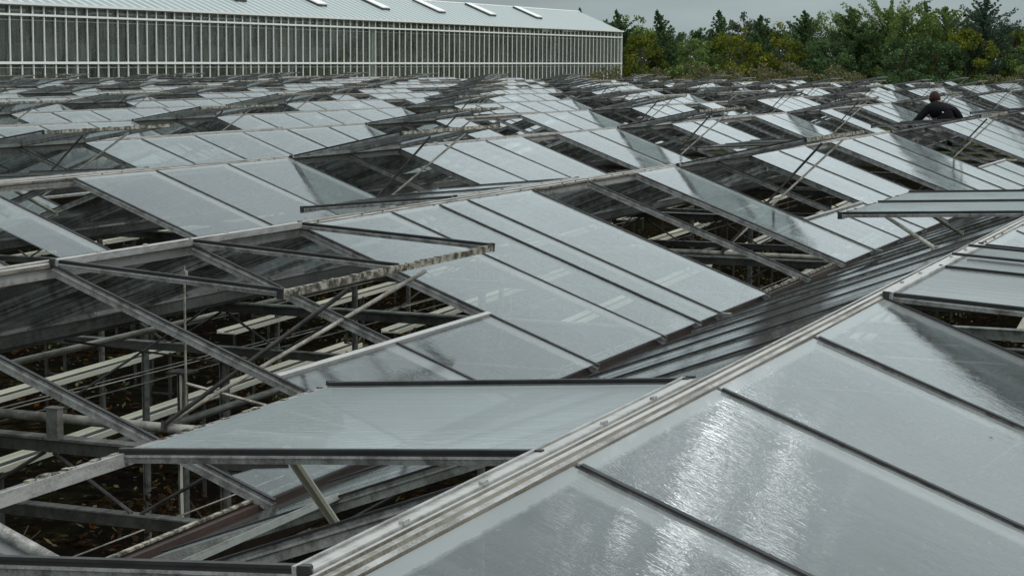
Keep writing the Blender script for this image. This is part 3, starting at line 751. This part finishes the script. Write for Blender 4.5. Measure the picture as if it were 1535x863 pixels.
# inside: posts, pale blocks of packed crop, screens; seen dimly through the wall glass
pm = MB(); pm.box(-0.06, 0.06, -0.06, 0.06, 0, EV-0.05); pme = pm.mesh('inner_post', [M['white']])
for q in range(18): put('inner_post', pme, root, (xl+2.5+q*5.0, 3.3, 0))
for xx in (63.5, 97.8, 98.1): put('inner_post', pme, root, (xx+0.35-rx, 0.25, 0))
b = MB(); b.box(xl, xr, 6.9, 7.0, 0, EV+0.4, 0); P('back_screen', b, [M['concrete']])
rnd = random.Random(9); b = MB()
for q in range(4200):
    c = Vector((rnd.uniform(xl, xr-0.6) if q % 3 else rnd.uniform(xr-42, xr-0.5), rnd.uniform(1.2 if q % 3 == 0 else 3.6, 6.6), rnd.uniform(0.2, 6.3))); leaf_blob(b, c, 0.5, 5, 0.42, rnd)
q_ = P('crop', b, [M['crop']]); q_['kind'] = 'stuff'
b = MB()
for q in range(26):
    x0 = xl + q*2.3 + rnd.uniform(0, .5); b.box(x0, x0+1.9, 2.6, 2.62, zc(-0.15), zc(0.62))
P('hanging_screen', b, [M['concrete']])
b = MB(); b.box(xr-0.9, xr-0.86, 0.3, 6.7, 0.3, EV-0.1); P('end_sky_block', b, [M['tan_sheet']])  # added tan sheet standing in for the pale gable, blocks the sky behind
for px_x in (56.0, 66.0, 76.0, 84.0, 92.6, 100.4, 108.2, 116.2, 124.4):
    vo = empty('roof_vent', (px_x-rx+2.0, 0, 0)); vo.parent = root
    t0, t1 = 0.42, 0.95
    a = Vector((0, RW*t0, EV+RH*t0+0.13)); c = Vector((0, RW*t1, EV+RH*t1+0.10))
    b = MB(); b.prism([a+Vector((-0.5, 0, 0)), a+Vector((0.5, 0, 0)), a+Vector((0.5, 0, .05)), a+Vector((-0.5, 0, .05))], [c+Vector((-0.5, 0, 0)), c+Vector((0.5, 0, 0)), c+Vector((0.5, 0, .05)), c+Vector((-0.5, 0, .05))])
    put('vent_frame', b.mesh('vent_frame', [M['white']]), vo)
    b = MB(); b.bar(a+Vector((-0.5, 0, -0.07)), c+Vector((-0.5, 0, -0.03)), 0.03, 0.12); b.bar(a+Vector((-0.5, 0, -0.07)), a+Vector((0.5, 0, -0.07)), 0.03, 0.12); put('vent_side', b.mesh('vent_side', [M['darksteel']]), vo)

# ------------------------------------------------------------------ trees and bushes behind
CXP, F = 767.5, 2917.53
def at(px, rng):                                       # ground point in direction of a picture column
    az = YAW - math.atan((px-CXP)/F); return rng*math.cos(az), rng*math.sin(az)
def top_z(py, rng): return EYE - (py - 93.0)/F*rng*0.985
def trunk(root, h, r, rnd, limbs, lean=(0, 0)):
    b = MB(); pts = [(lean[0]*t*t, lean[1]*t*t, h*t) for t in (0, .25, .5, .75, 1.0)]; b.tube(pts, r, 0, 8, r*0.12)
    for a, c in limbs: b.tube([a, (a+c)/2 + Vector((0, 0, 0.1)), c], r*0.28, 0, 5, r*0.06)
    put('trunk', b.mesh('trunk', [M['bark']]), root)
def broadleaf(px, py, rng, w, mat, lab, seed, wild=0.0, nclump=62, leafn=66, cat='tree'):
    x, y = at(px, rng); h = top_z(py, rng); rnd = random.Random(seed)
    root = empty('deciduous_tree', (x, y, 0)); tag(root, lab, cat, 'trees behind the glasshouses')
    b = MB(); limbs = []
    for q in range(nclump):
        t = rnd.uniform(0.06, 0.97); env = (math.sin(math.pi*min(1, (t*0.88+0.12)))**0.55)
        a = rnd.uniform(0, 6.283); rr = w*0.6*env*math.sqrt(rnd.uniform(0.15, 1.0))
        c = Vector((rr*math.cos(a), rr*math.sin(a), h*t)); cr_ = rnd.uniform(0.45, 0.95)*w*0.16
        leaf_blob(b, c, cr_, leafn*2, 0.20, rnd, 0.75)
        if q % 3 == 0: limbs.append((Vector((0, 0, h*t*0.6)), c))
    for q in range(int(wild)):
        c = Vector((rnd.uniform(-.4, .4)*w, rnd.uniform(-.3, .3)*w, h*rnd.uniform(0.93, 1.05))); leaf_blob(b, c, w*0.07, 22, 0.26, rnd)
        limbs.append((Vector((0, 0, h*0.7)), c))
    put('crown', b.mesh('crown', [M[mat]]), root); trunk(root, h*0.85, 0.16, rnd, limbs)
def conifer(px, py, rng, w, mat, lab, seed, lean=0.0, open_=0.0):
    x, y = at(px, rng); h = top_z(py, rng); rnd = random.Random(seed)
    root = empty('conifer_tree', (x, y, 0)); tag(root, lab, 'tree', 'trees behind the glasshouses')
    b = MB(); limbs = []; n = 150
    lv = Vector((-rt.x, -rt.y, 0))*lean
    for q in range(n):
        t = ((q+rnd.random())/n)**0.85; z = h*(0.04 + 0.94*t)
        env = min(1.0, (1-t)*1.3)**0.95*(0.7+0.4*rnd.random()) + 0.035
        L = w*0.70*env*(1.0 + (open_*rnd.random() if 0.55 < t < 0.93 else 0)); a = rnd.uniform(0, 6.283)
        d = Vector((math.cos(a), math.sin(a), rnd.uniform(0.1, 0.55) + 0.6*t)); o0 = lv*t*t + Vector((0, 0, z))
        steps = max(2, int(L/0.20))
        for s_ in range(steps):
            f = (s_+0.7)/steps; c = o0 + d*L*f*0.9; leaf_blob(b, c, (0.13+0.13*(1-f)+0.05*L)*min(1, 0.35+1.6*(1-t)), 13, 0.17, rnd, 0.6)
        limbs.append((o0, o0+d*L*0.85))
    for q in range(10): leaf_blob(b, lv*(0.9+0.012*q)+Vector((0, 0, h*(0.90+0.105*q/10))), 0.13*(1.1-q/10), 9, 0.15, rnd, 1.6)
    put('crown', b.mesh('crown', [M[mat]]), root); trunk(root, h*0.98, 0.15, rnd, limbs[::2], (lv.x, lv.y))
T = [('c', 939, 17, 158, 3.6, 'leaf_dark', 'dark conifer with a curled top beside the white glasshouse corner', 1.0, 0.5),
     ('b', 962, 34, 166, 4.6, 'leaf_mid', 'olive green round tree just beyond the white glasshouse corner', 3, 0),
     ('b', 957, 55, 152, 4.4, 'leaf_yellow', 'yellow tree directly beside the white glasshouse corner', 0, 0),
     ('c', 1000, 17, 154, 3.4, 'leaf_dark', 'dark narrow conifer with its tip bent left', 1.0, 0.3),
     ('b', 1031, 46, 160, 4.0, 'leaf_dark', 'dark bushy tree between two narrow dark conifers', 3, 0),
     ('c', 1073, 17, 156, 3.6, 'leaf_dark', 'upright dark conifer standing behind the first round yellow tree', 0.0, 0.2),
     ('b', 1093, 52, 150, 4.8, 'leaf_yellow', 'round yellow tree in front of the upright dark conifer', 2, 0),
     ('b', 1112, 30, 172, 5.0, 'leaf_pale', 'thin pale grey green tree with sky showing through', 5, 0),
     ('c', 1138, 24, 158, 3.8, 'leaf_dark', 'dark pointed conifer between two yellow trees', 0.2, 0.3),
     ('b', 1163, 42, 152, 4.8, 'leaf_yellow', 'yellow topped tree right of the dark pointed conifer', 2, 0),
     ('c', 1200, 17, 155, 4.2, 'leaf_dark', 'dark broad conifer right of the second yellow tree', 0.0, 0.4),
     ('b', 1218, 34, 166, 4.6, 'leaf_mid', 'green leafy tree behind the broad dark conifer', 3, 0),
     ('b', 1245, 24, 163, 5.2, 'leaf_mid', 'tall rounded green tree in the middle of the tree row', 5, 0),
     ('c', 1275, 13, 154, 5.2, 'leaf_dark', 'dark conifer with a sharp spike top', 0.3, 0.4),
     ('b', 1300, 58, 158, 4.6, 'leaf_mid', 'low green tree in the dip right of the sharp spike', 2, 0),
     ('c', 1327, 16, 155, 6.0, 'leaf_mid', 'green conifer with wide spreading upper branches', 0.0, 1.6),
     ('b', 1367, 43, 157, 5.0, 'leaf_dark', 'dark flat topped tree right of the spreading conifer', 4, 0),
     ('c', 1387, 3, 162, 3.0, 'leaf_dark', 'tall thin tree with a bare stem and tufted tip', 0.5, 0.8),
     ('c', 1414, 11, 155, 5.4, 'leaf_mid', 'tall green conifer left of the third yellow tree', 0.3, 1.0),
     ('b', 1441, 47, 151, 4.6, 'leaf_yellow', 'bright yellow tree left of the tall blue conifer', 2, 0),
     ('b', 1455, 32, 160, 3.0, 'leaf_red', 'small russet tree half hidden behind the bright yellow tree', 4, 0),
     ('c', 1475, 0, 153, 5.0, 'leaf_blue', 'tallest blue green conifer with a feathery tip', 0.3, 0.8),
     ('b', 1513, 46, 157, 4.6, 'leaf_yellow', 'yellow green tree right of the tall blue conifer', 2, 0),
     ('b', 1508, 38, 168, 3.6, 'leaf_red', 'brown topped tree behind the last yellow tree', 3, 0),
     ('b', 1545, 60, 152, 4.4, 'leaf_mid', 'green tree at the right end of the tree row', 2, 0),
     ('b', 1350, 60, 150, 5.0, 'leaf_dark', 'dark low tree below the flat topped tree', 2, 0),
     ('b', 1232, 62, 149, 4.6, 'leaf_dark', 'dark low tree in front of the tall rounded green tree', 2, 0),
     ('b', 1400, 62, 149, 4.6, 'leaf_dark', 'dark low tree below the tall thin tree', 2, 0),
     ('b', 1045, 62, 150, 4.2, 'leaf_mid', 'low green tree left of the round yellow tree', 2, 0),
     ('b', 985, 52, 172, 6.0, 'leaf_mid', 'olive green tree filling the gap behind the first two dark conifers', 3, 0),
     ('b', 1050, 55, 174, 6.0, 'leaf_dark', 'dark green tree filling the gap left of the upright dark conifer', 3, 0),
     ('b', 1132, 56, 174, 6.0, 'leaf_mid', 'olive tree filling the gap behind the dark pointed conifer', 3, 0),
     ('b', 1185, 52, 176, 6.0, 'leaf_dark', 'dark tree behind the second yellow tree', 3, 0),
     ('b', 1262, 50, 174, 6.0, 'leaf_dark', 'dark tree filling the gap left of the sharp spike', 3, 0),
     ('b', 1310, 48, 176, 6.0, 'leaf_mid', 'green tree far behind the low tree in the dip', 3, 0),
     ('b', 1345, 46, 174, 6.0, 'leaf_dark', 'dark tree behind the spreading conifer', 3, 0),
     ('b', 1428, 48, 176, 6.0, 'leaf_mid', 'green tree behind the bright yellow tree', 3, 0),
     ('b', 1490, 52, 174, 6.0, 'leaf_dark', 'dark tree behind the tall blue conifer', 3, 0),
     ('c', 879, 14, 176, 2.2, 'leaf_dark', 'lone dark treetop showing above the white glasshouse roof', 0.8, 0.4),
     ('b', 915, 35, 182, 3.8, 'leaf_dark', 'dark tree showing over the low end of the glasshouse roof', 3, 0),
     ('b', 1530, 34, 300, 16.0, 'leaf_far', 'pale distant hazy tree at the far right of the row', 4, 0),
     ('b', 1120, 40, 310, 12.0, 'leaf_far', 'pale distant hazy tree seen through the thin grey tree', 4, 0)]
for i, t in enumerate(T):
    if t[0] == 'c': conifer(t[1], t[2], t[3], t[4], t[5], t[6], 300+i, t[7], t[8])
    else: broadleaf(t[1], t[2], t[3], t[4], t[5], t[6], 300+i, t[7])
BU = [(905, 100, 132, 'low brown green bush in front of the white glasshouse end'), (945, 98, 134, 'brown green bush at the white glasshouse corner'), (985, 104, 133, 'small bush below the dark narrow conifer'), (1030, 98, 132, 'tan leafed bush below the dark bushy tree'),
      (1062, 100, 133, 'brown bush left of the round yellow tree'), (1100, 102, 131, 'tan bush in front of the round yellow tree'), (1140, 101, 133, 'olive bush between the first two yellow trees'), (1180, 94, 132, 'larger tan bush below the second yellow tree'),
      (1220, 99, 131, 'spreading tan bush below the broad dark conifer'), (1258, 104, 133, 'low bush below the sharp spiked conifer'), (1500, 104, 131, 'brown bush below the tall blue conifer'), (1530, 101, 132, 'brown bush at the right end of the row'), (1310, 112, 134, 'low dark bush below the spreading conifer'), (1380, 112, 134, 'low dark bush left of the bright yellow tree'), (1445, 110, 134, 'low bush in front of the bright yellow tree')]
for i, (px, py, rng, lab) in enumerate(BU):
    x, y = at(px, rng); h = top_z(py-9, rng); rnd = random.Random(700+i)
    root = empty('bush', (x, y, 0)); tag(root, lab, 'bush', 'bushes in front of the trees')
    b = MB(); limbs = MB()
    for q in range(40):
        a = rnd.uniform(0, 6.28); rr = 2.1*math.sqrt(rnd.random()); c = Vector((rr*math.cos(a), rr*math.sin(a), h*rnd.uniform(0.25, 0.97)*(1-0.10*rr)))
        leaf_blob(b, c, 0.42, 70, 0.15, rnd, 0.8); limbs.tube([(0, 0, 0), c*0.5+Vector((0, 0, .2)), c], 0.03, 0, 5, 0.008)
    put('foliage', b.mesh('foliage', [M['leaf_bush'] if i < 12 else M['leaf_dark']]), root); put('stem', limbs.mesh('stem', [M['bark']]), root)

# ------------------------------------------------------------------ the person crouching in the gutter beyond the second ridge
def skin_mesh(name, joints, edges, root_i, sub=2):
    me = bpy.data.meshes.new(name); me.from_pydata([j[0] for j in joints], edges, [])
    o = bpy.data.objects.new(name, me); col.objects.link(o)
    md = o.modifiers.new('skin', 'SKIN'); md.use_smooth_shade = True
    for i, j in enumerate(joints):
        v = me.skin_vertices[0].data[i]; r = j[1]; v.radius = r if isinstance(r, tuple) else (r, r); v.use_root = (i == root_i)
    sm = o.modifiers.new('sub', 'SUBSURF'); sm.levels = sub; sm.render_levels = sub
    dg = bpy.context.evaluated_depsgraph_get(); ev = bpy.data.meshes.new_from_object(o.evaluated_get(dg))
    ev.name = name; bpy.data.objects.remove(o); bpy.data.meshes.remove(me); return ev
PX, PY = 33.98, ridge_y(1) + 1.40
pz = GZ - 0.08
root = empty('person', (PX, PY, pz)); root.rotation_euler = (0, 0, R(20))
tag(root, 'person in a black jacket crouching behind a ridge, leaning left with one arm down', 'person')
# local axes: +X is where the person faces, +Y their left; squatting on the gutter
J = [((-0.02, -0.02, 0.27), (0.15, 0.17)),            # 0 pelvis
     ((0.00, 0.00, 0.42), (0.135, 0.17)), ((0.06, 0.06, 0.58), (0.14, 0.21)), ((0.13, 0.11, 0.72), (0.12, 0.20)),   # 1 waist 2 chest 3 upper chest
     ((0.21, 0.15, 0.775), (0.06, 0.065)), ((0.25, 0.16, 0.80), (0.075, 0.07)), ((0.28, 0.17, 0.855), (0.098, 0.082)), ((0.285, 0.175, 0.91), (0.07, 0.062)),   # 4 neck 5 jaw 6 head 7 crown
     ((0.12, 0.30, 0.68), 0.085), ((0.12, 0.47, 0.50), 0.066), ((0.12, 0.62, 0.34), 0.048), ((0.12, 0.665, 0.285), (0.035, 0.022)),      # 8-11 left arm, reaching down
     ((0.10, -0.13, 0.69), 0.085), ((0.12, -0.27, 0.50), 0.068), ((0.33, -0.18, 0.39), 0.047), ((0.40, -0.15, 0.38), (0.035, 0.022)),   # 12-15 right arm
     ((0.02, 0.09, 0.25), 0.11), ((0.40, 0.17, 0.42), 0.075), ((0.16, 0.12, 0.09), 0.052), ((0.27, 0.13, 0.045), (0.045, 0.04)),   # 16-19 left leg
     ((0.02, -0.12, 0.25), 0.11), ((0.40, -0.15, 0.42), 0.075), ((0.16, -0.10, 0.09), 0.052), ((0.27, -0.11, 0.045), (0.045, 0.04))]
E = [(0, 1), (1, 2), (2, 3), (3, 4), (4, 5), (5, 6), (6, 7), (3, 8), (8, 9), (9, 10), (10, 11), (3, 12), (12, 13), (13, 14), (14, 15), (0, 16), (16, 17), (17, 18), (18, 19), (0, 20), (20, 21), (21, 22), (22, 23)]
# fingers rooted in the palms
for hand, d, lat in ((11, Vector((0.25, 0.45, -0.85)).normalized(), Vector((1, 0, 0.3)).normalized()), (15, Vector((0.9, 0.2, -0.3)).normalized(), Vector((0.1, 1, 0)).normalized())):
    hp = Vector(J[hand][0])
    for q, (lo, ln) in enumerate(((-0.027, 0.062), (-0.009, 0.070), (0.009, 0.067), (0.026, 0.052))):
        a = len(J); p1 = hp + lat*lo + d*0.035; p2 = p1 + d*ln*0.5; p3 = p2 + (d + Vector((0, 0, -0.35))).normalized()*ln*0.5
        J += [(tuple(p1), 0.010), (tuple(p2), 0.009), (tuple(p3), 0.007)]; E += [(hand, a), (a, a+1), (a+1, a+2)]
    a = len(J); p1 = hp - lat*0.045 + d*0.005; p2 = p1 + (d*0.8 - lat*0.3).normalized()*0.035
    J += [(tuple(p1), 0.011), (tuple(p2), 0.009)]; E += [(hand, a), (a, a+1)]
body = skin_mesh('body', J, E, 0)
for m in (M['jacket'], M['trousers'], M['skin'], M['boot']): body.materials.append(m)
hl, hr = Vector(J[11][0]), Vector(J[15][0])
for p in body.polygons:
    c = p.center
    if (c-hl).length < 0.045 or (c-hr).length < 0.045 or c.z < hl.z-0.01 and abs(c.y-hl.y) < 0.14 and c.y > 0.56: mi = 2
    elif (c-hr).length < 0.14 and c.x > 0.39 and c.z < 0.40 and c.y < -0.05 and c.y > -0.28 and c.z > 0.28 and c.x > 0.41: mi = 2
    elif c.z > 0.812 or c.x > 0.30 and c.z > 0.76: mi = 2
    elif c.z < 0.085 and abs(c.y) < 0.25: mi = 3
    elif c.z < 0.33 and abs(c.y) < 0.30 or (c.x > 0.20 and abs(c.y) < 0.30 and c.z < 0.52 and not (c.y < -0.12 and c.z > 0.335 and c.x < 0.40 and c.z < 0.45 and False)): mi = 1
    else: mi = 0
    p.material_index = mi; p.use_smooth = True
put('body', body, root)
def ell(b, c, r, m=0, n=12, k=8, keep=None):
    g = [[Vector((c[0]+r[0]*math.sin(math.pi*i/k)*math.cos(2*math.pi*q/n), c[1]+r[1]*math.sin(math.pi*i/k)*math.sin(2*math.pi*q/n), c[2]+r[2]*math.cos(math.pi*i/k))) for q in range(n)] for i in range(k+1)]
    for i in range(k):
        for q in range(n):
            f = (g[i][q], g[i+1][q], g[i+1][(q+1) % n], g[i][(q+1) % n])
            if keep and not keep(sum(f, Vector())/4): continue
            b.quad(*f, m)
b = MB(); hc = (0.272, 0.17, 0.872)
ell(b, hc, (0.122, 0.098, 0.118), 0, 20, 14, lambda p: p.z > 0.80 + 1.0*(p.x-0.32) or p.z > 0.93)
put('hair', b.mesh('hair', [M['hair']], True), root)
b = MB()
for s in (-1, 1): ell(b, (0.372, 0.17+s*0.032, 0.862), (0.010, 0.013, 0.009), 0)
put('eye', b.mesh('eye', [M['eye']], True), root)
b = MB(); ell(b, (0.385, 0.17, 0.838), (0.022, 0.014, 0.022)); put('nose', b.mesh('nose', [M['skin']], True), root)
b = MB(); ell(b, (0.366, 0.17, 0.800), (0.010, 0.024, 0.006)); put('mouth', b.mesh('mouth', [M['hair']], True), root)
for s in (-1, 1):
    b = MB(); ell(b, (0.275, 0.17+s*0.098, 0.852), (0.020, 0.010, 0.030)); put('ear', b.mesh('ear', [M['skin']], True), root)
b = MB(); b.bar((-0.062, 0.06, 0.62), (-0.059, 0.09, 0.635), 0.004, 0.02); put('badge', b.mesh('badge', [M['white']]), root)
